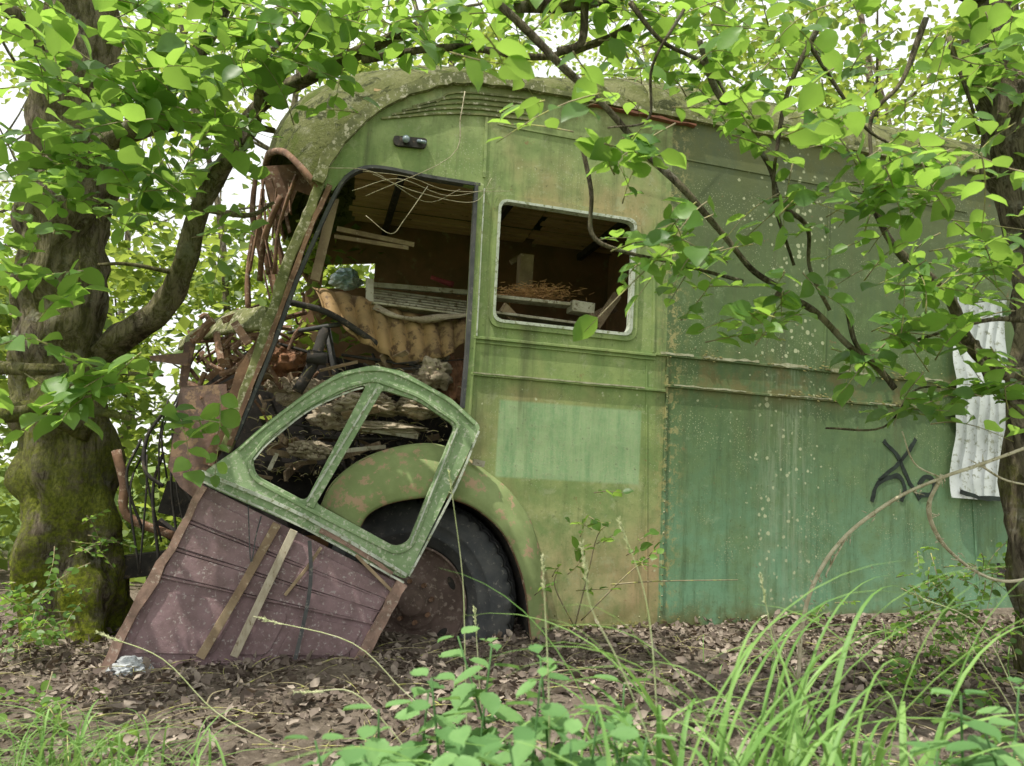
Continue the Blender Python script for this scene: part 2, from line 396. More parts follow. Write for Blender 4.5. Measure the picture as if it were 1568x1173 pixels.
outer=[g.copy() for g in Gs]+[Vector((UE,0,zb+.03))]+LL([(1400,958),(1000,962),(846,966),(838,975),(832,900),(822,840),(805,790),(775,750),(740,722),(708,700),(712,640),(716,600),(722,515),(734,288),(650,268),(590,256),(555,256),(528,268),(510,292)])
win=roundp(LL([(762,304),(975,336),(967,517),(752,494)]),.055,6)
mb=MB(); poly(mb,[outer,win],.04); mb.obj("side_wall",M_paint,bus)
wo=roundp(LL([(757,297),(981,330),(973,524),(747,500)]),.065,6)
wi=roundp(LL([(766,308),(971,339),(963,512),(756,490)]),.05,6)
mb=MB(); poly(mb,[[p+Vector((0,-.014,0)) for p in wo],[p+Vector((0,-.014,0)) for p in wi]],.05); mb.obj("window_frame",M_paint,bus,bevel=.004)
wo2=roundp(LL([(763,305),(974,337),(966,516),(753,493)]),.052,6); wi2=roundp(LL([(767,309),(970,341),(962,511),(757,489)]),.048,6)
mb=MB(); poly(mb,[[p+Vector((0,-.02,0)) for p in wo2],[p+Vector((0,-.02,0)) for p in wi2]],.05); mb.obj("window_bead",M_alu,bus)
mb=MB()
def rail(z0,x0,x1,h=.014,dy=-.014,rag=0.002):
    stroke(mb,[Vector((x0+(x1-x0)*i/40,0,z0)) for i in range(41)],h,.02,dy,0,rag=rag)
xs=L(722,540).x
rail(L(860,530).z,xs,L(1003,545).x); rail(L(860,537).z,xs,L(1003,545).x,.006,-.009)
rail(L(860,585).z,xs,L(1018,598).x)
zr1=L(1200,562).z; zr2=L(1200,607).z
rail(zr1,L(1003,545).x,UE); rail(zr2,L(1018,598).x,UE)
mb.obj("belt_mouldings",M_paint,bus,bevel=.003)
mb=MB()
for seg in [(1010,1060),(1075,1160),(1180,1235),(1262,1330),(1400,1440)]:
    stroke(mb,[Vector((x,0,zr1+.009)) for x in np.linspace(L(seg[0],555).x,L(seg[1],555).x,30)],.012,.01,-.017,0,rag=.010)
for seg in [(722,985),(1030,1140),(1190,1290),(1330,1400)]:
    stroke(mb,[Vector((x,0,(zr2 if seg[0]>1000 else L(860,585).z)+.006)) for x in np.linspace(L(seg[0],595).x,L(seg[1],605).x,30)],.007,.01,-.017,0,rag=.005)
mb.obj("moulding_lichen",nm("pale_lichen",(.45,.45,.32),(.3,.3,.18),30),bus)
mb=MB()
for k in range(320):
    x=random.uniform(L(1020,600).x,L(1480,600).x); z=random.choice([zr1,zr2])+random.gauss(.012,.014)
    if mnoise.noise(Vector((x*4,z*4,2)))>0: cushion(mb,Vector((x,-.016,z)),random.uniform(.003,.011))
for k in range(360):
    x=random.uniform(L(850,960).x,UE-2); cushion(mb,Vector((x,-.012,zb+abs(random.gauss(0,.02)))),random.uniform(.003,.012))
mb.obj("rail_moss",nm("brown_moss",(.17,.15,.05),(.11,.11,.035),30,(.3,.28,.16),40,.6,bump=.9),bus,True)
mb=MB()
stroke(mb,LL([(1022,545),(1012,935)]),.012,.012,-.008,0,rag=.002)
stroke(mb,LL([(990,548),(990,950)]),.006,.012,-.004,0)
stroke(mb,LL([(1003,335),(1000,540)]),.010,.012,-.006,0)
stroke(mb,LL([(1478,590),(1500,945)]),.010,.012,-.006,0)
stroke(mb,LL([(1270,300),(1262,560)]),.008,.012,-.005,0)
stroke(mb,LL([(745,180),(741,272)]),.014,.012,-.008,0)
stroke(mb,LL([(762,190),(800,198),(1000,235),(1480,325)]),.008,.012,-.006,0)
mb.obj("panel_seams",M_paint,bus)
mb=MB()
def rivet(p,r=.005):
    vs=[p+Vector((0,-.0145,0))];n=6
    for i in range(n): vs.append(p+Vector((math.cos(i*math.pi*2/n)*r,-.0085,math.sin(i*math.pi*2/n)*r)))
    mb.add(vs,[(0,1+i,1+(i+1)%n) for i in range(n)])
for y in range(560,935,16): rivet(L(1022-(y-545)*.026,y))
for x in np.arange(xs+.05,UE,.11): rivet(Vector((x,0,zb+.06)))
for x in np.arange(L(1030,500).x,UE,.13): rivet(Vector((x,0,zr1+.05)))
mb.obj("rivets",M_moss,bus)
mb=MB(); stroke(mb,[Vector((x,0,zb+.008)) for x in np.linspace(L(842,962).x,UE,60)],.022,.05,-.012,0,rag=.008); mb.obj("skirt_rail",M_moss,bus)
mb=MB()
for k in range(5):
    x0=600-k*4+ (0 if k else 20); y=146+k*8
    stroke(mb,LL([(x0+ (4-k)*12,y+12-2*k),(700,y-4),(812,y+6)]),.010,.012,-.010,3,rag=.001)
mb.obj("vent_slats",M_moss,bus)
mb=MB(); poly(mb,[roundp(LL([(602,207),(655,212),(652,227),(604,222)],-.02),.02)],.03); mb.obj("side_lamp_base",M_dark,bus,bevel=.003)
mb=MB(); tube(mb,[L(622,213,-.025),L(622,214,-.055)],.020,.014,10,0); tube(mb,[L(640,216,-.02),L(652,218,-.05)],.010,.008,8,0); mb.obj("side_lamp_lens",nm("lamp_lens",(.25,.31,.34),(.15,.2,.23),20,rough=.25,spec=.6,bump=.05),bus,True)
# ---- fender
fo_=LL([(493,775),(512,738),(556,704),(608,686),(660,681),(700,694),(740,722),(775,750),(805,790),(822,840),(832,900),(838,985)])
fi_=LL([(548,806),(562,785),(590,770),(630,762),(670,760),(705,768),(735,785),(765,815),(785,855),(798,900),(803,945),(808,985)])
FO=catmull(fo_,5); FI=catmull(fi_,5)
def fen(t,s):
    p=interp(FO,t).lerp(interp(FI,t),s); b=.006+.085*math.sin(min(1,s*1.05)*math.pi*.62)**1.0+.004*mnoise.noise(p*9)
    return p+Vector((0,-b,0))
mb=MB(); grid(mb,fen,90,14); 
o=mb.obj("wheel_arch_fender",M_fend,bus,True); q=o.modifiers.new("s",'SOLIDIFY'); q.thickness=.012
mb=MB(); tube(mb,[fen(t/60,.28)+Vector((0,-.004,0)) for t in range(61)],.008,.008,6,0); tube(mb,[fen(t/60,.38)+Vector((0,-.002,0)) for t in range(61)],.005,.005,6,0)
mb.obj("fender_beads",M_fend,bus,True)
mb=MB(); tube(mb,[fen(t/60,.98) for t in range(61)],.010,.010,6,0,.4); mb.obj("fender_lip",M_rust,bus,True)
mb=MB(); tube(mb,[fen(t/60,.02)+Vector((0,-.004,0)) for t in range(61)],.009,.009,5,0,.5); mb.obj("fender_edge",M_moss,bus,True)
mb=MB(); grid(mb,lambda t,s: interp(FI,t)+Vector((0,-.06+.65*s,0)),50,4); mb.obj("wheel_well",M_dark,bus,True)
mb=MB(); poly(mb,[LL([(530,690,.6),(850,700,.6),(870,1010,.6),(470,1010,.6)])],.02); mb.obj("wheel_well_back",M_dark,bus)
mb=MB(); poly(mb,[LL([(700,640),(714,640),(712,702),(690,690)],.01)],.03); mb.obj("pillar_foot",M_fend,bus)
# ---- wheel
wh=empty("front_wheel",bus); wc=L(638,918,.22)
wh.location=wc; wh.rotation_euler=(0,0,math.radians(-24))
def lathe(prof,n,mat,name,parent,mod=None,smooth=True):
    vs=[];m=len(prof)
    for i in range(n):
        a=2*math.pi*i/n
        for k,(r_,y) in enumerate(prof):
            rr=r_+(mod(k,i) if mod else 0)
            vs.append((math.cos(a)*rr,y,math.sin(a)*rr))
    fs=[(i*m+k,((i+1)%n)*m+k,((i+1)%n)*m+k+1,i*m+k+1) for i in range(n) for k in range(m-1)]
    b=MB(); b.add(vs,fs); return b.obj(name,mat,parent,smooth)
prof=[(.27,-.075),(.285,-.105),(.33,-.122),(.335,-.130),(.345,-.122),(.39,-.125),(.395,-.130),(.402,-.124),(.43,-.118),(.455,-.10),(.475,-.088),(.487,-.075),(.490,-.052),(.474,-.050),(.474,-.040),(.492,-.036),(.493,-.008),(.477,-.005),(.477,.005),(.493,.008),(.492,.036),(.474,.040),(.474,.050),(.490,.052),(.487,.08),(.43,.118),(.3,.11),(.27,.08)]
def tread(k,i):
    if 10<=k<=12 or 15<=k<=16 or 23<=k<=24: return -.013 if i%4<1 else 0
    return 0
lathe(prof,176,M_rubber,"tyre",wh,tread)
lathe([(.275,-.10),(.268,-.108),(.262,-.098),(.255,-.06),(.235,-.045),(.19,-.03),(.15,-.035),(.13,-.055),(.125,-.065),(.07,-.068),(.066,-.10),(.058,-.115),(.0,-.118)],48,M_rim,"rim",wh)
mb=MB()
for i in range(8):
    a=i*math.pi/4+.2; c=Vector((math.cos(a)*.098,-.066,math.sin(a)*.098)); tube(mb,[c,c+Vector((0,-.025,0))],.013,.011,6,0)
mb.obj("wheel_nuts",M_rust,wh)
mb=MB()
for i in range(5):
    a=i*math.pi*.4+.5; vs=[]
    for j in range(12):
        b=j*math.pi/6; vs.append(Vector((math.cos(a)*.205+math.cos(b)*.026*(-math.sin(a))*1.3-math.sin(b)*.016*math.cos(a),-.042,math.sin(a)*.205+math.cos(b)*.026*math.cos(a)*1.3-math.sin(b)*.016*math.sin(a))))
    mb.add(vs,[tuple(range(12))])
mb.obj("rim_slots",M_dark,wh)
# ---- pillars
mb=MB(); stroke(mb,LL([(734,282),(728,400),(722,515),(714,640)]),.045,.06,-.012,0); mb.obj("door_pillar",M_paint,bus,bevel=.004)
mb=MB(); stroke(mb,LL([(729,285),(723,400),(717,515),(708,625)]),.016,.05,-.02,3); 
stroke(mb,LL([(735,284),(650,270),(590,258),(556,258),(530,272),(512,300),(482,365),(452,435),(418,530),(388,606),(360,674)]),.016,.05,-.012,5)
mb.obj("door_seal",M_rubber,bus)
mb=MB(); stroke(mb,LL([(741,290),(735,400),(729,515)]),.006,.03,-.018,3,rag=.002); mb.obj("pillar_trim",M_alu,bus)
mb=MB(); stroke(mb,LL([(490,280),(472,330),(440,405),(410,500),(376,600),(344,692)]),.05,.07,-.01,5,rag=.008); mb.obj("windscreen_pillar",M_moss,bus,bevel=.005)
mb=MB(); stroke(mb,LL([(505,285),(478,345),(448,425),(412,525),(380,605),(352,682)]),.022,.05,-.022,5,rag=.006); stroke(mb,LL([(404,520),(372,570),(330,680),(318,712)],.02),.05,.04,0,4,rag=.012); mb.obj("pillar_inner_strips",M_rust,bus)
mb=MB(); plank(mb,L(512,305,.10),L(482,430,.10),.045,.03); plank(mb,L(516,350,.35),L(634,375,.4),.025,.012);plank(mb,L(512,362,.35),L(625,380,.4),.02,.012)
mb.obj("loose_wood_strips",M_wood2,bus)
mb=MB()
hd=[rooff(0,s/30)+Vector((0,0,-.01)) for s in range(0,31)]
tube(mb,hd,.016,.016,6,0,.5)
for (a,b,r_) in [((392,262,.55),(402,400,.55),.016),((418,262,.4),(430,320,.4),.018),((402,290,.75),(412,420,.75),.014),((430,300,.3),(398,430,.45),.016),((455,268,.2),(420,420,.3),.010),((398,330,.9),(380,480,.8),.013)]:
    A=L(*a);B_=L(*b); tube(mb,[A,A.lerp(B_,.5)+Vector((-.03,0,0)),B_],r_,r_,6,4,.7)
mb.obj("windscreen_frame",M_rust,bus,True)
mb=MB(); poly(mb,[LL([(398,255),(470,250),(482,275),(478,300),(455,292),(440,330),(425,345),(412,300)],.35)],.01); mb.obj("torn_header_panel",M_rust,bus)
mb=MB()
for k in range(26):
    x=random.uniform(388,446);y=random.uniform(258,430);w=random.uniform(.2,.9)
    plank(mb,L(x,y,w),L(x+random.uniform(-14,20),y+random.uniform(30,80),w+random.uniform(-.1,.1)),random.uniform(.012,.03),.006,random.uniform(0,2))
mb.obj("hanging_trim",M_rust,bus)
mb=MB()
top=[L(*p) for p in [(408,470,.05),(372,472,.25),(335,485,.45),(298,505,.65),(276,522,.9)]]
topb=[L(*p) for p in [(404,505,.04),(368,506,.15),(330,512,.3),(295,522,.5),(272,535,.8)]]
TA=catmull(top,4);TB=catmull(topb,4)
grid(mb,lambda t,s: interp(TA,t).lerp(interp(TB,t),s)+Vector((0,0,.02*math.sin(s*math.pi)+.01*mnoise.noise(Vector((t*9,s*3,0))))),40,8)
o=mb.obj("bonnet_lip",M_moss,bus,True); q=o.modifiers.new("s",'SOLIDIFY'); q.thickness=.02
mb=MB(); poly(mb,[LL([(276,592),(346,588),(352,640),(340,690),(322,720),(300,765),(275,745),(257,715),(268,650)],.06)],.02)
poly(mb,[LL([(282,525),(300,520),(285,592),(274,592)],.5)],.02)
poly(mb,[LL([(228,545),(290,540),(286,560),(232,552)],.4)],.01)
mb.obj("front_quarter_panel",nm("rusty_mauve_panel",(.24,.15,.12),(.16,.11,.10),9,(.34,.22,.15),20,.56,bump=.6),bus,bevel=.004)
mb=MB()
for k in range(70):
    x=random.uniform(290,470);w=random.uniform(.12,.9);y=random.uniform(478,600) + (0 if x>380 else 10)
    a=L(x,y,w); b=a+Vector((random.uniform(-.2,.2),random.uniform(-.15,.15),random.uniform(-.18,.12)))
    if b.x<L(290,y,w).x: b.x=a.x+.05
    if random.random()<.5: plank(mb,a,b,random.uniform(.01,.04),random.uniform(.006,.02),random.uniform(0,3))
    else: tube(mb,[a,a.lerp(b,.5)+Vector((0,0,random.uniform(-.05,.05))),b],random.uniform(.005,.018),None,7,4)
mb.obj("engine_bay_scrap",M_rust,bus)
mb=MB()
tube(mb,[L(440,462,.12),L(500,478,.15),L(560,515,.2),L(600,545,.3)],.016,.016,8,4)
tube(mb,[L(455,600,.2),L(480,555,.2),L(497,505,.25)],.028,.028,8,4); tube(mb,[L(470,545,.18),L(500,550,.18)],.035,.035,8,0)
for k in range(16):
    x=random.uniform(215,300);y=random.uniform(600,720)
    tube(mb,[L(x,y,.25),L(x-random.uniform(0,30),y+60,.2),L(x+random.uniform(-20,25),y+random.uniform(110,190),.22)],random.uniform(.003,.008),None,5,5)
tube(mb,[L(255,625,.2),L(225,670,.2),L(222,720,.15),L(250,745,.15)],.009,.009,6,6)
for k in range(26):
    x=random.uniform(400,690);y=random.uniform(540,720);w=random.uniform(.12,.6)
    a=L(x,y,w); tube(mb,[a,a+Vector((random.uniform(-.15,.15),0,random.uniform(-.1,.1))),a+Vector((random.uniform(-.3,.3),.1,random.uniform(-.15,.1)))],random.uniform(.003,.010),None,5,5)
mb.obj("pipes_and_wires",M_dark,bus,True)
mb=MB(); sc=L(500,500,.42); ax=Vector((-.25,-.15,.9)).normalized(); u1=ax.cross(Vector((0,1,0))).normalized(); u2=ax.cross(u1)
tube(mb,[sc+(u1*math.cos(a*math.pi/16)+u2*math.sin(a*math.pi/16))*.19 for a in range(33)],.011,.011,6,0)
for a in (0,2.1,4.2): tube(mb,[sc,sc+(u1*math.cos(a)+u2*math.sin(a))*.19],.008,.006,5,0)
tube(mb,[sc,sc-ax*.5],.018,.02,8,0); mb.obj("steering_wheel",M_rubber,bus,True)
mb=MB(); plank(mb,L(190,868,.55),L(420,840,.45),.11,.06); plank(mb,L(250,760,.5),L(420,800,.5),.16,.05); plank(mb,L(240,800,.35),L(330,870,.35),.05,.03,.4)
mb.obj("chassis_members",M_dark,bus)
mb=MB(); tube(mb,[L(178,690,.3),L(190,740,.28),L(195,790,.28),L(270,822,.3)],.022,.02,8,4); mb.obj("exhaust_pipe",M_rust,bus,True)
# ---- interior shell
zf=L(700,700).z; xl=L(400,650,.1).x
mb=MB(); zc=L(900,150).z-.15; xc0=L(545,280).x
for i in range(25):
    w0=.06+i*.087
    for (x0,x1) in ((xc0,xc0+1.4),(xc0+1.41,UE-.1)):
        z=zc+random.uniform(-.006,.006)+.10*math.sin(math.pi*w0/2.3); sag=-.07 if (x1<2 and i in(6,7,8)) else 0
        plank(mb,Vector((x0+random.uniform(0,.08),w0,z+sag*random.uniform(.3,1.6))),Vector((x1,w0,z)),.012,.082,0)
mb.obj("ceiling_boards",M_ceil,bus)
mb=MB()
for x in (L(640,300).x,L(640,300).x+.75,L(640,300).x+1.6): plank(mb,Vector((x,.05,zc-.03)),Vector((x,2.25,zc-.03)),.04,.05)
mb.obj("ceiling_ribs",M_dark,bus)
h1=LL([(497,404,2.24),(575,402,2.24),(572,440,2.24),(492,442,2.24)])
fw=[Vector((L(500,280).x-.05,2.24,zc+.12)),Vector((UE,2.24,zc+.12)),Vector((UE,2.24,zb)),Vector((L(500,280).x-.3,2.24,zb))]
mb=MB(); poly(mb,[fw,h1],.04); mb.obj("far_side_wall",M_inner,bus)
mb=MB(); poly(mb,[[Vector((UE-.02,.04,zb)),Vector((UE-.0,.04,zb)),Vector((UE-.0,.04,ZG)),Vector((UE-.02,.04,ZG))]],2.2); mb.obj("rear_wall",M_paint,bus)
mb=MB(); 
def slab(mb,x0,x1,y0,y1,z0,z1):
    vs=[Vector((x,y,z)) for x in(x0,x1) for y in(y0,y1) for z in(z0,z1)]
    mb.add(vs,[(0,1,3,2),(4,6,7,5),(0,4,5,1),(2,3,7,6),(0,2,6,4),(1,5,7,3)])
slab(mb,xl,UE-.03,.62,2.22,zf-.12,zf-.07); slab(mb,L(850,900).x,UE-.03,.05,.61,zf-.12,zf-.07); slab(mb,L(850,900).x,UE,.5,.55,zb-.3,zf-.13)
mb.obj("floor",M_dark,bus)
mb=MB(); slab(mb,L(740,400).x+1.5,L(740,400).x+1.53,.06,2.2,zf,zc); mb.obj("bulkhead",M_inner,bus)
mb=MB()
for i in range(6):
    plank(mb,L(568,466+i*-4,.35+i*.13),L(712,485-i*4,.35+i*.13),.012,.12)
plank(mb,L(568,436,.9),L(715,448,.9),.03,.03); plank(mb,L(748,455,.3),L(870,468,.3),.018,.10); plank(mb,L(752,480,.25),L(905,500,.25),.014,.1)
plank(mb,L(872,470,.28),L(906,475,.28),.06,.10); plank(mb,L(566,430,.45),L(566,480,.35),.04,.04)
mb.obj("bunk_boards",M_ledge,bus,bevel=.003)
mb=MB(); slab(mb,L(798,385,.6).x,L(818,385,.6).x,.6,.68,L(798,445,.6).z,L(798,388,.6).z); plank(mb,L(782,402,.72),L(800,392,.72),.03,.03)
plank(mb,L(945,452,.3),L(912,500,.25),.05,.02);plank(mb,L(905,490,.2),L(940,470,.5),.06,.02);plank(mb,L(770,470,.2),L(800,500,.3),.05,.02)
mb.obj("timber_offcuts",M_wood2,bus)
mb=MB()
for k in range(900):
    p=L(random.gauss(815,30),random.uniform(446,464)-abs(random.gauss(0,7)),random.uniform(.32,.6)); d=Vector((random.gauss(0,1),random.gauss(0,1),random.gauss(0,.35))).normalized()*random.uniform(.02,.05)
    tube(mb,[p,p+d],.0018,.0014,3,0)
mb.obj("straw_nest",M_hay,bus)
CT=catmull(LL([(476,440),(540,452),(600,472),(660,488),(716,490)],.34),4);CB=catmull(LL([(492,474),(552,522),(612,556),(672,550),(716,524)],.20),4)
mb=MB(); grid(mb,lambda t,s: interp(CT,t).lerp(interp(CB,t),s)+Vector((.006*math.cos(t*58),.017*math.sin(t*58),0.02*math.sin(s*3)+.008*math.sin(t*21)*s+.006*mnoise.noise(Vector((t*30,s*2,0)))*s)),200,8)
o=mb.obj("corrugated_sheet",M_corr,bus,True); q=o.modifiers.new("s",'SOLIDIFY'); q.thickness=.004
mb=MB(); tube(mb,[L(*p) for p in [(572,470,.30),(600,482,.28),(640,488,.27),(680,486,.27),(714,482,.28)]],.018,.016,7,8,1.4); mb.obj("foam_edge",M_beige,bus,True)
def lump(mb,c,r,seed):
    import bmesh
    bm=bmesh.new(); bmesh.ops.create_icosphere(bm,subdivisions=5,radius=1)
    vs=[]
    for v in bm.verts:
        n=1+.35*mnoise.noise(v.co*1.6+Vector((seed,0,0)))+.22*mnoise.noise(v.co*4+Vector((0,seed,0)))+.10*mnoise.noise(v.co*9)
        vs.append(c+Vector((v.co.x*r[0],v.co.y*r[1],v.co.z*r[2]))*n)
    fs=[tuple(v.index for v in f.verts) for f in bm.faces]; mb.add(vs,fs); bm.free()
mb=MB()
for (x,y,w,a,b,c,s) in [(662,572,.25,.10,.1,.08,1),(600,585,.3,.2,.15,.05,2),(560,620,.22,.16,.12,.06,3),(640,625,.22,.12,.1,.05,4),(520,640,.3,.14,.1,.07,5),(590,655,.2,.2,.1,.03,6),(460,600,.4,.15,.1,.07,7),(655,548,.35,.1,.08,.05,8),(480,690,.25,.12,.1,.04,11)]:
    lump(mb,L(x,y,w),(a,b,c),s*3.1)
mb.obj("rotten_seat_stuffing",M_beige,bus,True)
mb=MB(); lump(mb,L(690,590,.35),(.07,.08,.16),9); lump(mb,L(430,560,.6),(.15,.2,.12),19); lump(mb,L(535,590,.3),(.10,.1,.05),23); mb.obj("rust_heap",nm("orange_rust",(.38,.19,.10),(.22,.12,.07),14,bump=.9,bd=.02),bus,True)
mb=MB(); lump(mb,L(530,428,1.4),(.10,.1,.06),12); mb.obj("rag",nm("blue_rag",(.35,.5,.55),(.55,.58,.55),6),bus,True)
mb=MB(); tube(mb,[L(660,424,1.0),L(678,431,1.0),L(694,436,1.0)],.012,.02,8,3); mb.obj("red_bottle",nm("red_plastic",(.3,.06,.06),(.2,.04,.05),8),bus,True)
mb=MB()
for k in range(60):
    x=random.uniform(395,700);y=random.uniform(555,750);w=random.uniform(.15,.8)
    a=L(x,y,w); b=a+Vector((random.uniform(-.2,.2),random.uniform(-.2,.2),random.uniform(-.08,.08)))
    plank(mb,a,b,random.uniform(.01,.05),random.uniform(.004,.014),random.uniform(-.4,1.2))
mb.obj("cab_debris",M_wood2,bus)
mb=MB()
for k in range(420):
    x=random.uniform(395,705);y=random.uniform(560,740);w=random.uniform(.12,.6)
    p=L(x,y,w); d=Vector((random.gauss(0,1),random.gauss(0,1),random.gauss(0,.5))).normalized()*random.uniform(.02,.09); tube(mb,[p,p+d*.5+Vector((0,0,.008)),p+d],random.uniform(.001,.003),None,3,2)
mb.obj("cab_litter",M_twig,bus)
mb=MB(); plank(mb,L(555,655,.15),L(640,668,.15),.03,.02); plank(mb,L(530,690,.12),L(590,684,.15),.02,.02); plank(mb,L(412,720,.1),L(424,695,.15),.02,.01); plank(mb,L(724,707,-.05),L(742,711,-.05),.03,.01)
mb.obj("pale_offcuts",M_ledge,bus)
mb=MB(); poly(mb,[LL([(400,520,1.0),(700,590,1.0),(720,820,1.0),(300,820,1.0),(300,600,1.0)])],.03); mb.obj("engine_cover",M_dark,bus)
mb=MB(); 
WT=LL([(1466,455),(1540,460)],-.05);WB=LL([(1458,762),(1540,768)],-.05)
def ws(t,s):
    p=WT[0].lerp(WT[1],t).lerp(WB[0].lerp(WB[1],t),s); return p+Vector((0.03*mnoise.noise(Vector((s*5,t*2,0))),-.012*abs(math.sin(t*15))+.012*math.sin(s*9),0))
grid(mb,ws,60,30); mb.obj("white_sheet",M_sheet,bus,True)
mb=MB()
for pts in [[(1352,675),(1375,700),(1390,735),(1408,765)],[(1402,672),(1380,705),(1345,735)],[(1334,768),(1345,740),(1372,728),(1385,745),(1380,768)],[(1405,742),(1418,730),(1430,740),(1425,756),(1408,758)],[(1455,752),(1490,762),(1540,764)]]:
    stroke(mb,LL(pts),.024,.002,-.0045 if pts[0][0]<1440 else -.070,6,rag=.009)
mb.obj("graffiti",M_spray,bus)
mb=MB(); poly(mb,[LL([(1527,862),(1552,864),(1552,885),(1527,884)],-.003)],.002); mb.obj("skirt_hole",M_dark,bus)
mb=MB()
for k in range(4):
    x=random.uniform(500,600); tube(mb,[L(x,random.uniform(255,300),-.03),L(x+70,random.uniform(262,300),-.05),L(x+random.uniform(110,170),random.uniform(255,320),-.03),L(x+random.uniform(160,240),random.uniform(255,300),-.03)],.0020,.0013,4,6)
tube(mb,[L(655,285,.0),L(620,335,.0),L(598,358,.0),L(560,330,.02)],.0025,.002,4,5); tube(mb,[L(712,140,-.05),L(705,180,-.06),L(690,240,-.05),L(560,300,-.02)],.003,.002,4,5)
tube(mb,[L(930,115,-.1),L(975,128,-.1),L(1010,135,-.1),L(1085,175,-.05)],.003,.002,4,5)
mb.obj("dead_creeper",M_pale,bus,True)

# ============================================================ DETACHED DOOR
door=empty("detached_bus_door"); door.matrix_world=BM
def DL(pts,o=0.0): return [L(x,y,-.10-.13*(y-560)/460+o) for x,y in pts]
do=roundp(DL([(362,688),(402,652),(470,600),(520,570),(570,559),(615,568),(688,608),(737,652),(622,888),(588,872),(470,812),(312,742),(312,722)]),.03,3)
h1=roundp(DL([(386,704),(412,674),(470,628),(530,598),(562,588),(468,768),(392,728)]),.03,4)
h2=roundp(DL([(583,596),(640,614),(697,652),(626,830),(606,838),(482,770)]),.03,4)
mb=MB(); poly(mb,[do,h1,h2],.035); mb.obj("door_window_frame",M_door,door,bevel=.004)
mb=MB()
def closed(pts): return pts+[pts[0]]
stroke(mb,closed(roundp(DL([(380,706),(408,670),(470,622),(528,592),(572,581),(640,606),(704,650),(629,838),(606,847),(470,778),(388,733)]),.035,4)),.016,.012,-.012,0)
stroke(mb,DL([(366,690),(405,655),(470,606),(520,577),(568,567),(612,575),(684,613),(726,650)]),.010,.012,-.012,4)
stroke(mb,DL([(583,590),(474,776)]),.035,.03,-.016,0)
mb.obj("door_frame_ribs",M_door,door,bevel=.003)
mb=MB()
stroke(mb,DL([(389,704),(412,678),(470,631),(530,602),(556,594)]),.007,.012,-.016,4)
stroke(mb,DL([(576,596),(470,768)]),.009,.012,-.024,0); stroke(mb,DL([(308,722),(466,790),(622,880)]),.014,.05,-.018,3,rag=.001)
stroke(mb,DL([(312,738),(466,808),(618,892)]),.008,.05,-.012,3,rag=.002); stroke(mb,DL([(626,882),(698,745),(733,660)]),.008,.03,-.012,3,rag=.002)
stroke(mb,DL([(700,655),(628,834)]),.006,.012,-.018,0)
mb.obj("door_bright_trim",M_alu,door)
mb=MB(); poly(mb,[DL([(310,742),(616,896),(548,1022),(152,1028)],.01)],.015); mb.obj("door_lower_skin",M_rustp,door)
mb=MB()
A0,A1=Vector((300,752)),Vector((610,905)); B0_,B1_=Vector((170,1018)),Vector((545,1012))
for k in range(1,4):
    t=k/6.2; a=A0.lerp(B0_,t); b=A1.lerp(B1_,t)
    stroke(mb,DL([tuple(a),tuple(a.lerp(b,.5)),tuple(b)],-.004),.008,.01,0,6,rag=.005)
for k in range(3):
    t0=(k+.08)/6.2;t1=(k+.90)/6.2; xs0=.03;xs1=.97
    q=[A0.lerp(B0_,t0).lerp(A1.lerp(B1_,t0),xs0),A0.lerp(B0_,t0).lerp(A1.lerp(B1_,t0),xs1),A0.lerp(B0_,t1).lerp(A1.lerp(B1_,t1),xs1),A0.lerp(B0_,t1).lerp(A1.lerp(B1_,t1),xs0)]
    poly(mb,[DL([tuple(v) for v in q],-.003-.004*(k%2))],.01)
for (u0,u1) in ((.05,.40),(.46,.62),(.66,.95)):
    q=[A0.lerp(B0_,t).lerp(A1.lerp(B1_,t),u) for t,u in ((.56,u0),(.56,u1),(.93,u1),(.93,u0))]
    poly(mb,[roundp(DL([tuple(v) for v in q],.002),.03,4)],.01)
mb.obj("door_boards",M_rustp,door,bevel=.004)
mb=MB()
stroke(mb,DL([(312,745),(262,840),(205,935),(158,1030)],-.02),.035,.03,0,4,rag=.014); stroke(mb,DL([(616,893),(585,950),(546,1022)],-.02),.05,.03,0,4,rag=.008)
stroke(mb,DL([(600,880),(560,850),(490,812)],-.012),.02,.01,0,4,rag=.008)
mb.obj("door_edge_angles",nm("rosy_rust",(.32,.21,.165),(.20,.135,.105),16,(.42,.34,.28),50,.6),door)
mb=MB(); stroke(mb,DL([(424,802),(370,900),(306,1008)],-.03),.036,.02,0,0,rag=.003); stroke(mb,DL([(492,838),(470,870),(436,912)],-.025),.014,.012,0,0); stroke(mb,DL([(545,850),(600,905)],-.02),.014,.012,0,0); mb.obj("door_battens",M_wood2,door,bevel=.002)
mb=MB(); stroke(mb,DL([(450,812),(408,900),(358,1006)],-.035),.034,.02,0,0,rag=.002); mb.obj("door_pale_batten",nm("pale_batten_wood",(.46,.41,.31),(.34,.29,.21),30,(.2,.16,.1),60,.62,stretch=(1,1,.4)),door,bevel=.002)
mb=MB(); stroke(mb,DL([(474,828),(476,880),(470,930),(452,1010)],-.04),.016,.006,0,4); tube(mb,DL([(380,775),(384,860),(392,820),(400,790)],-.04),.003,.003,4,5); mb.obj("door_strap",M_rubber,door)
mb=MB(); lump(mb,L(200,1024,-.25),(.07,.06,.04),4.2); mb.obj("plaster_lump",M_stone,None,True).matrix_world=BM

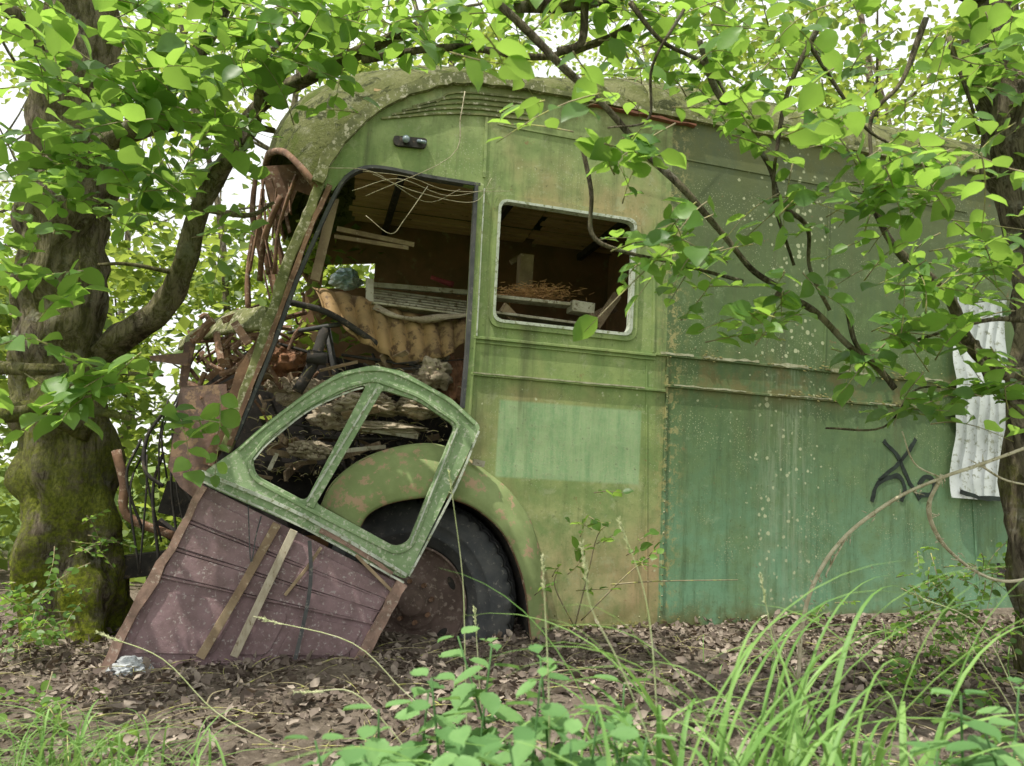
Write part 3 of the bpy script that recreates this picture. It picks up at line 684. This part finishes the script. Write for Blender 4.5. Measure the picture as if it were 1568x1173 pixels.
# ============================================================ GROUND
def gz(x,y):
    s=min(1,max(0,(y-2.0)/1.0)); s=s*s*(3-2*s)
    n=.03*mnoise.noise(Vector((x*1.3,y*1.3,0)))+.012*mnoise.noise(Vector((x*6,y*6,3)))+.006*mnoise.noise(Vector((x*17,y*17,9)))
    f=min(1,max(0,(math.hypot(x,y-3)-12)/40))
    return .055*s-.02+n+ (mnoise.noise(Vector((x*.02,y*.02,5)))*1.5)*f
t=np.linspace(-1,1,281)
gx=4.2*t+300*np.sign(t)*np.abs(t)**7; gy=3.2+4.2*t+300*np.sign(t)*np.abs(t)**7
mb=MB(); n=len(t)
vs=[(x,y,gz(x,y)) for x in gx for y in gy]
mb.add(vs,[(i*n+j,(i+1)*n+j,(i+1)*n+j+1,i*n+j+1) for i in range(n-1) for j in range(n-1)])
g=NT("woodland_soil"); X,Y,Z=g.xyz()
col=g.mix(g.mr(g.noise(3,6,None,.7),.4,.62),(.16,.13,.10),(.26,.215,.17))
col=g.mix(g.mr(g.noise(40,6,None,.8),.5,.65,0,.8),col,(.38,.32,.25)); col=g.mix(g.mr(g.noise(25,6,None,.8),.55,.66,0,.8),col,(.07,.055,.04))
far=g.math('MAXIMUM',g.mr(Y,1.9,.8),g.mr(Y,6.5,8.5)); 
grn=g.mix(g.mr(g.noise(6,6,None,.7),.4,.6),(.10,.17,.04),(.19,.25,.08)); col=g.mix(far,col,grn)
g.bump(g.noise(35,8,None,.8),.9,.03); mb.obj("ground",g.fin(col,.95,.1),None,True)
N=38000; x=rng.uniform(-2.9,3.6,N); y=1.7+2.5*rng.random(N)**.9
dn=np.array([mnoise.noise(Vector((a*2.2,b*2.2,1)))+rng.normal(0,.3) for a,b in zip(x,y)]); k_=dn>-.35; x=x[k_];y=y[k_];N=len(x)
P=np.array([(a,b,gz(a,b)+rng.uniform(-.004,.022)) for a,b in zip(x,y)])
D=np.c_[rng.normal(0,1,(N,2)),rng.normal(0,.45,N)]; Nn=np.c_[rng.normal(0,.8,(N,2)),np.ones(N)]
leaf_cloud("leaf_litter",P,D,Nn,.010+.045*rng.random(N)**2,M_litter,None,T_lit,rnd=rng.random(N)**1.8)
mb=MB()
for k in range(520):
    a=random.uniform(-2.4,3);b=random.uniform(2.0,3.7); an=random.uniform(0,6.3);l=random.uniform(.03,.3)
    p=Vector((a,b,gz(a,b)+.012)); q=p+Vector((math.cos(an)*l,math.sin(an)*l,random.uniform(0,.03))); tube(mb,[p,p.lerp(q,.5)+Vector((random.gauss(0,.01),0,.01)),q],random.uniform(.001,.004),.001,4,3)
mb.obj("fallen_twigs",M_twig,None)

# ============================================================ GRASS / PLANTS
def blade(mb,base,h,wd,lean,seg=7,droop=1.0):
    base=Vector(base); lean=Vector(lean); side=lean.cross(Vector((0,0,1)))
    if side.length<1e-3: side=Vector((1,0,0))
    side.normalize(); vs=[]
    tw=random.uniform(-.8,.8)
    for i in range(seg+1):
        t=i/seg; p=base+Vector((0,0,h*(t-.45*droop*t*t*t)))+lean*h*(t*t)
        sd=side*math.cos(tw*t)+lean.normalized()*math.sin(tw*t)
        w=wd*(1-t**2.2)*.5+.0003; vs+=[p-sd*w,p+Vector((0,0,-w*.4)),p+sd*w]
    fs=[]
    for i in range(seg): a=i*3; fs+=[(a,a+1,a+4,a+3),(a+1,a+2,a+5,a+4)]
    mb.add(vs,fs)
def finish_grass(mb,name,parent=None):
    o=mb.obj(name,M_grass,parent,True); me=o.data
    at=me.attributes.new("rnd",'FLOAT','POINT'); nv=len(me.vertices)
    at.data.foreach_set("value",np.repeat(rng.random(nv//12+1),12)[:nv].astype(np.float32)); return o
mb=MB()
for k in range(120):
    y=random.uniform(1.2,1.75); x=(random.gauss(1150,140)-784)/FPX*y
    a=random.uniform(-1.2,1.2); blade(mb,(x,y,gz(x,y)),random.uniform(.42,.85),random.uniform(.009,.019),(math.sin(a)*random.uniform(.3,1.0),random.uniform(-.3,.4),0),12,random.uniform(.7,1.5))
for k in range(30):   # tallest arching blades
    y=random.uniform(1.4,1.8); x=(random.gauss(1090,110)-784)/FPX*y
    a=random.choice([-1,1,1]); blade(mb,(x,y,gz(x,y)),random.uniform(.85,1.05),random.uniform(.008,.015),(a*random.uniform(.15,.8),random.uniform(-.15,.3),0),14,random.uniform(.6,1.2))
for k in range(90):
    y=random.uniform(1.3,1.9); x=(random.uniform(850,1600)-784)/FPX*y; blade(mb,(x,y,gz(x,y)),random.uniform(.25,.5),random.uniform(.005,.011),(random.gauss(0,.4),random.gauss(0,.3),0),8)
for k in range(320):
    x=random.gauss(-1.2,.25);y=random.uniform(1.6,2.2); blade(mb,(x,y,gz(x,y)),random.uniform(.18,.42),random.uniform(.003,.009),(random.gauss(.2,.5),random.gauss(0,.3),0))
for k in range(260):
    x=random.choice([random.uniform(.3,3.2),random.uniform(1.6,3),random.uniform(-2.6,-1.9)]);y=3.3+.25*x+random.uniform(-.8,.0); blade(mb,(x,y,gz(x,y)),random.uniform(.05,.2),random.uniform(.002,.005),(random.gauss(0,.5),random.gauss(0,.3),0))
finish_grass(mb,"grass")
mb=MB()
for k in range(2500):
    x=random.uniform(-6,6);y=random.choice([random.uniform(-1,1.0),random.uniform(5.8,9)]); 
    if abs(x)<.5 and -.6<y<.8: continue
    blade(mb,(x,y,gz(x,y)),random.uniform(.08,.3),.008,(random.gauss(0,.4),random.gauss(0,.4),0),3)
finish_grass(mb,"meadow_grass")
mb=MB()
for pts in [[(716,1175,2.0),(712,1000,2.0),(708,880,2.0),(690,740,1.98)],[(842,1175,1.5),(840,1050,1.5),(836,960,1.5),(832,875,1.5)],[(1215,1175,1.7),(1190,1020,1.7),(1168,900,1.7)],[(690,1120,2.1),(620,1060,2.1),(540,985,2.1),(410,950,2.1)],[(1010,1175,1.4),(950,1020,1.4),(905,930,1.4),(895,860,1.4)],[(420,1140,2.1),(330,1090,2.1),(250,1010,2.1),(165,975,2.1)],[(1568,1130,1.9),(1540,1070,1.9),(1480,980,1.9)],[(1568,1090,2.2),(1500,960,2.2),(1410,915,2.2)],[(1010,1175,1.6),(1000,1000,1.6),(985,900,1.6),(955,815,1.6)],[(640,1175,1.8),(600,1120,1.8),(540,1060,1.8),(470,1060,1.8)],[(740,1175,1.9),(735,1060,1.9),(728,950,1.9)]]:
    P=[site(*p) for p in pts]; tube(mb,P,.0020,.0011,4,5)
    a,b=P[-1],P[-1]+(P[-1]-P[-2]).normalized()*.07
    for i in range(46):
        q=a.lerp(b,random.random())-(b-a)*.6; d=((b-a).normalized()+Vector((random.gauss(0,.3),random.gauss(0,.3),random.gauss(0,.3))))*.010
        tube(mb,[q,q+d*.5,q+d],.0014,.0004,3,0)
mb.obj("seeding_grass",nm("dry_grass_head",(.42,.48,.22),(.55,.56,.35),20),None,True)
def nettle(x,y,h,name="nettle_plant"):
    e=empty(name); st=MB(); P=[];D=[];Nn=[];S=[]
    lean=Vector((random.gauss(0,.12),random.gauss(0,.12),0)); b=Vector((x,y,gz(x,y)))
    tube(st,[b,b+lean*h*.3+Vector((0,0,h*.5)),b+lean*h+Vector((0,0,h))],.004,.002,5,4)
    n=int(h/.042); ang=random.uniform(0,3)
    for i in range(1,n+1):
        t=i/n; p=b+lean*h*t*t+Vector((0,0,h*t)); ang+=math.pi/2+random.gauss(0,.15)
        for s in (0,math.pi):
            a=ang+s; d=Vector((math.cos(a),math.sin(a),random.uniform(-.5,.0)+(.4 if i==n else 0)))
            P.append(p+d*.012);D.append(d);Nn.append(Vector((random.gauss(0,.2)-.2*math.cos(a),random.gauss(0,.2)-.2*math.sin(a),1)));S.append(random.uniform(.075,.12)*(1.0-.5*max(0,t-.7)/.3)*(.6+.4*min(1,t*3)))
    st.obj("stem",M_nettle,e,True); leaf_cloud("leaves",[tuple(p) for p in P],[tuple(p) for p in D],[tuple(p) for p in Nn],S,M_nettle,e,T_nettle)
for (px,d,h) in [(590,1.55,.42),(545,1.5,.36),(690,1.55,.46),(640,1.4,.40),(725,1.65,.48),(800,1.5,.46),(845,1.65,.48),(880,1.45,.42),(935,1.6,.42),(760,1.35,.42),(820,1.3,.42),(670,1.3,.38),(600,1.3,.36),(1440,1.5,.46),(1385,1.4,.40),(1500,1.5,.44),(920,1.35,.40),(560,1.4,.34),(980,1.4,.38),(715,1.25,.38),(870,1.25,.40),(640,1.6,.42),(780,1.7,.48),(1550,1.4,.4)]:
    nettle((px-784)/FPX*d,d,h)
w=Foliage()
for (px,py,d,r,n) in [(1440,900,3.2,.18,20),(1480,960,3.0,.2,26),(1500,1060,2.6,.22,24),(1540,880,3.2,.15,14),(1400,1020,2.8,.12,8),(60,930,3.3,.2,26),(30,960,3.1,.15,16),(150,830,3.5,.12,10),(1250,955,3.7,.15,6),(1360,960,3.7,.12,6),(60,1080,2.4,.15,10),(180,1130,2.2,.15,6)]:
    w.blob(site(px,py,d),(r,r,r*.8),n,.035,.16,8)
we=empty("undergrowth_weeds"); w.done(we,M_leaf)
iv=Foliage()
for pts,n in [([(880,960,3.58),(900,880,3.55),(915,820,3.5),(935,800,3.45)],9),([(880,960,3.58),(850,900,3.5),(855,870,3.45)],4),([(890,950,3.6),(960,880,3.55),(1000,850,3.6)],7),([(935,895,3.6),(1010,890,3.6),(1130,888,3.65)],0)]:
    P=[site(*p) for p in pts]; tube(iv.tw,P,.004,.002,5,4)
    if n: iv.along(P,n,.06,.12,4)
ie=empty("ivy_shoot"); iv.done(ie,M_leaf)
br=MB()
for pts,r in [([(1222,1045,2.5),(1228,960,2.5),(1250,890,2.5),(1296,822,2.5),(1370,765,2.5),(1440,732,2.5),(1500,712,2.5),(1590,680,2.5)],.0075),([(1445,728,2.5),(1425,780,2.52),(1440,830,2.55),(1490,872,2.6),(1540,892,2.6),(1600,880,2.6)],.007),([(1296,822,2.5),(1268,872,2.5),(1262,885,2.5)],.003),([(1440,732,2.5),(1400,705,2.5),(1385,660,2.5)],.003),([(1500,712,2.5),(1540,735,2.5),(1580,745,2.5)],.004),([(1222,1045,2.5),(1190,985,2.5),(1180,960,2.5)],.003),([(1222,1045,2.5),(1240,1110,2.45),(1250,1180,2.4)],.007)]:
    tube(br,[site(*p)+Vector((random.gauss(0,.004),0,random.gauss(0,.004))) for p in pts],r,r*.7,6,6,.6)
for _ in range(110):
    s=random.choice([(1225,1000),(1228,960),(1238,925),(1250,890),(1272,855),(1296,822),(1333,790),(1370,765),(1405,748),(1440,732),(1500,712),(1430,790),(1440,830),(1465,852),(1490,872)]); p=site(s[0]+random.uniform(-8,8),s[1]+random.uniform(-6,6),2.5); tube(br,[p,p+Vector((random.gauss(0,.012),0,random.gauss(0,.012)))],.0025,.0005,4,0)
br.obj("bramble_stem",M_pale,None,True)

# ============================================================ TREES
lt=empty("mossy_alder_tree"); mb=MB()
pl=[site(p[0],p[1],3.75) for p in [(108,1040),(110,900),(106,760),(95,600),(92,450),(105,300),(120,150),(125,0),(130,-250),(150,-700)]]
tube(mb,pl,lambda t: .285-.06*min(1,t*6)-.07*t if t<.6 else .183-.2*(t-.6),None,48,10,.38)
for k in range(5):
    a=k*1.3+.3; b=pl[0]+Vector((math.cos(a)*.27,math.sin(a)*.27,-.03)); tube(mb,[b,pl[0].lerp(pl[1],.35)+Vector((math.cos(a)*.12,math.sin(a)*.12,0)),pl[1]],.07,.09,10,5,.4)
limbs=[([(150,540,3.75),(200,505,3.7),(255,465,3.65),(285,400,3.6),(305,320,3.55),(345,250,3.5),(400,160,3.4),(520,95,3.2),(640,40,3.1)],.065,.022),
 ([(130,660,3.6),(60,630,3.2),(-20,640,3.0)],.045,.03),([(-30,562,3.1),(60,566,3.0),(120,560,3.2)],.03,.012),([(-20,640,2.6),(80,625,2.65),(160,632,2.7),(200,640,2.7)],.022,.010),
 ([(140,230,3.7),(210,190,3.5),(290,100,3.3),(340,20,3.2),(370,-60,3.1)],.045,.02),([(110,250,3.7),(180,215,3.6),(260,190,3.5),(330,180,3.4),(420,200,3.3)],.045,.012),([(280,420,3.6),(200,405,3.5),(150,405,3.5)],.012,.006),([(305,320,3.55),(380,330,3.5),(420,310,3.5)],.014,.006),([(330,270,3.5),(390,190,3.4),(400,100,3.3),(430,60,3.3)],.03,.012),([(100,100,3.7),(40,40,3.5),(-40,-30,3.3)],.05,.03),([(170,570,3.7),(250,575,3.7)],.012,.006)]
for pts,r0,r1 in limbs: tube(mb,[site(*p) for p in pts],r0,r1,12,8,.45)
mb.obj("trunk_and_limbs",M_bark,lt,True)
f=Foliage()
for (px,py,d,rx,ry,rz,n) in [(60,60,2.8,.45,.35,.25,20),(200,100,2.8,.4,.35,.25,20),(40,230,2.7,.28,.25,.22,15),(170,280,2.8,.28,.25,.14,12),(330,90,3.0,.35,.35,.2,18),(480,30,3.0,.45,.35,.16,22),(30,370,2.7,.2,.25,.14,9),(230,170,2.7,.28,.25,.18,11),(330,220,3.2,.22,.3,.14,8),(620,10,2.8,.4,.35,.12,22),(80,500,2.7,.18,.2,.12,3),(110,560,2.7,.22,.2,.06,4),(420,110,3.0,.3,.3,.14,8),(80,600,2.6,.2,.1,.04,6),(310,640,3.0,.1,.1,.05,3),(270,330,3.3,.22,.25,.12,5),(350,370,3.4,.12,.2,.08,3)]:
    f.blob(site(px,py,d),(rx,ry,rz),n,.100,.28,8)
f.done(lt,M_leaf)
rt=empty("hazel_tree"); mb=MB()
tube(mb,[site(*p) for p in [(1625,1080,2.9),(1605,920,2.95),(1590,760,3.0),(1588,600,3.0),(1596,450,3.0),(1580,340,3.0),(1548,220,3.0),(1526,80,3.0),(1515,-80,3.0),(1500,-500,3.2)]],.115,.08,28,8,.45)
limbs=[([(1590,570,2.95),(1530,565,2.8),(1490,520,2.7),(1450,450,2.65),(1370,380,2.6),(1335,300,2.55)],.030,.009),
([(1530,0,3.0),(1400,-30,2.8),(1250,-60,2.7),(1080,-40,2.6),(900,0,2.5),(790,15,2.4)],.035,.018),
([(760,0,2.3),(800,40,2.3),(850,90,2.32),(920,160,2.35),(990,235,2.4),(1050,300,2.4),(1110,355,2.45),(1150,400,2.45),(1190,440,2.5)],.013,.009),
([(1190,440,2.5),(1250,480,2.5),(1300,525,2.5),(1340,560,2.5),(1368,590,2.5)],.012,.009),
([(1300,480,2.5),(1310,530,2.5),(1366,585,2.5)],.007,.007),
([(1075,60,2.35),(1090,140,2.4),(1150,205,2.4),(1185,255,2.45),(1205,310,2.45),(1235,350,2.45),(1235,420,2.5),(1270,480,2.5)],.010,.006),
([(1250,40,2.3),(1215,130,2.35),(1190,210,2.4),(1190,300,2.4),(1215,400,2.45)],.009,.005),
([(1040,20,2.3),(1000,100,2.3),(990,170,2.35),(930,190,2.35)],.005,.003),
([(880,215,2.3),(905,290,2.3),(910,350,2.3),(950,385,2.3),(1040,400,2.35),(1140,430,2.4)],.007,.005),
([(960,0,2.4),(1020,70,2.4),(1085,110,2.4),(1125,180,2.4)],.009,.004),
([(1240,60,2.3),(1290,150,2.4),(1330,200,2.4),(1400,230,2.5)],.006,.004),
([(1420,30,2.6),(1380,120,2.6),(1340,180,2.6),(1345,300,2.6)],.010,.005),
([(1450,60,2.7),(1480,150,2.7),(1500,200,2.8)],.008,.005),
([(1490,520,2.7),(1510,590,2.6),(1568,640,2.5)],.011,.006),
([(1270,650,2.6),(1350,655,2.6),(1400,600,2.6),(1450,590,2.65)],.004,.003),
([(1568,490,2.7),(1500,490,2.6),(1400,520,2.6)],.011,.005),([(850,80,2.4),(890,60,2.4),(900,0,2.4)],.015,.012),
([(560,95,3.0),(700,75,2.9),(830,95,2.8),(910,75,2.7),(960,40,2.6)],.014,.014)]
for pts,r0,r1 in limbs: tube(mb,[site(p[0]+random.gauss(0,4),p[1]+random.gauss(0,4),p[2]) for p in pts],r0,r1,8,6,.45)
mb.obj("trunk_and_limbs",M_bark2,rt,True)
f=Foliage()
for (px,py,d,rx,ry,rz,n) in [(860,190,2.1,.10,.15,.10,6),(960,230,2.1,.12,.15,.08,7),(1030,340,2.2,.14,.15,.08,8),(980,390,2.1,.08,.1,.05,4),(1090,400,2.3,.15,.15,.08,8),(1130,480,2.3,.14,.12,.05,6),(1180,130,2.3,.2,.2,.14,10),(1100,60,2.4,.25,.25,.12,12),(1280,180,2.1,.18,.2,.12,10),(1370,240,2.2,.18,.2,.12,10),(1440,280,2.1,.16,.2,.06,7),(1300,330,2.3,.18,.2,.10,10),(1400,400,2.4,.24,.2,.12,14),(1500,400,2.5,.2,.2,.14,13),(1200,300,2.3,.12,.15,.08,5),(1200,470,2.4,.14,.12,.06,6),(1440,500,2.5,.2,.2,.08,12),(1340,540,2.5,.14,.15,.05,6),(1420,620,2.5,.16,.15,.05,8),(1500,600,2.5,.12,.12,.08,8),(740,105,1.8,.05,.05,.02,2),(700,30,2.5,.3,.3,.06,11),(860,20,2.6,.4,.3,.08,18),(1000,30,2.6,.4,.3,.1,20),(1250,30,2.7,.5,.3,.16,27),(1430,80,2.8,.4,.4,.22,27),(1540,130,2.6,.2,.3,.25,12),(1480,200,2.9,.25,.3,.12,10)]:
    f.blob(site(px,py,d),(rx,ry,rz),n,.080,.20,6)
f.done(rt,M_leaf)
bt=empty("background_woodland"); P=[]
cl=[]
for k in range(400):
    a=random.uniform(-13,12); y=random.uniform(6.8,12.5); zz=random.uniform(.0,1)**1.1*7.5
    cl.append((a,y,zz,random.uniform(.3,.75)))
for k in range(120):
    cl.append((random.uniform(-5,-1.3),random.uniform(5.0,7.5),random.uniform(0,2.6),random.uniform(.2,.4)))
for k in range(90):
    cl.append((random.uniform(-4,6),random.uniform(6.6,9),random.uniform(3,6.2),random.uniform(.25,.5)))
for (a,y,z,r) in cl:
    m=95; q=rng.normal(0,1,(m,3))*np.array([r,r,r*.6])*.62+np.array([a,y,max(z,.1)])
    q=q[q[:,2]>0.02]; P.append(q)
P=np.concatenate(P); N=len(P)
D=np.c_[rng.normal(0,1,(N,2)),rng.normal(-.2,.5,N)]; Nn=np.c_[rng.normal(0,.7,(N,2)),np.ones(N)]
leaf_cloud("leaves",P,D,Nn,rng.uniform(.07,.14,N),M_leafb,bt,T_far)
mb=MB()
for k in range(22):
    a=random.uniform(-9,9);y=random.uniform(6.6,12);r=random.uniform(.03,.10)
    b=Vector((a,y,0)); pts=[b]
    for i in range(5): pts.append(pts[-1]+Vector((random.gauss(0,.25),random.gauss(0,.2),1.5)))
    tube(mb,pts,r,r*.4,8,4,.3)
    for i in range(1,5):
        for _ in range(2):
            d=Vector((random.gauss(0,1),random.gauss(0,1),.7)).normalized(); tube(mb,[pts[i],pts[i]+d*.6,pts[i]+d*1.2+Vector((0,0,.3))],r*.35,r*.1,5,4)
mb.obj("trunks",M_bark2,bt,True)

# ============================================================ LIGHT
S=Vector((-.36,-.29,1.1)).normalized()
sun=bpy.data.lights.new("sun",'SUN'); sun.energy=5.0; sun.angle=math.radians(.5); sun.color=(1,.95,.85)
so=bpy.data.objects.new("sun",sun); scene.collection.objects.link(so); so.rotation_euler=S.to_track_quat('Z','Y').to_euler(); so.location=(-8,-4,14)
w=bpy.data.worlds.new("World"); scene.world=w; w.use_nodes=True; nt=w.node_tree
sk=nt.nodes.new("ShaderNodeTexSky"); sk.sky_type='NISHITA'; sk.sun_disc=False
sk.sun_elevation=math.asin(S.z); sk.sun_rotation=math.atan2(S.x,S.y); sk.dust_density=4.0; sk.air_density=1.0; sk.ozone_density=1.0
hz=nt.nodes.new("ShaderNodeMix"); hz.data_type='RGBA'; hz.inputs[0].default_value=.7; hz.inputs[7].default_value=(11.0,11.0,10.5,1)   # flat white added to the sky colour to brighten the ambient light
nt.links.new(sk.outputs[0],hz.inputs[6])
bg=nt.nodes["Background"]; bg.inputs[1].default_value=.15; nt.links.new(hz.outputs[2],bg.inputs[0])
scene.view_settings.view_transform='Standard'; scene.view_settings.look='None'; scene.view_settings.exposure=0
print("leafcount",N)
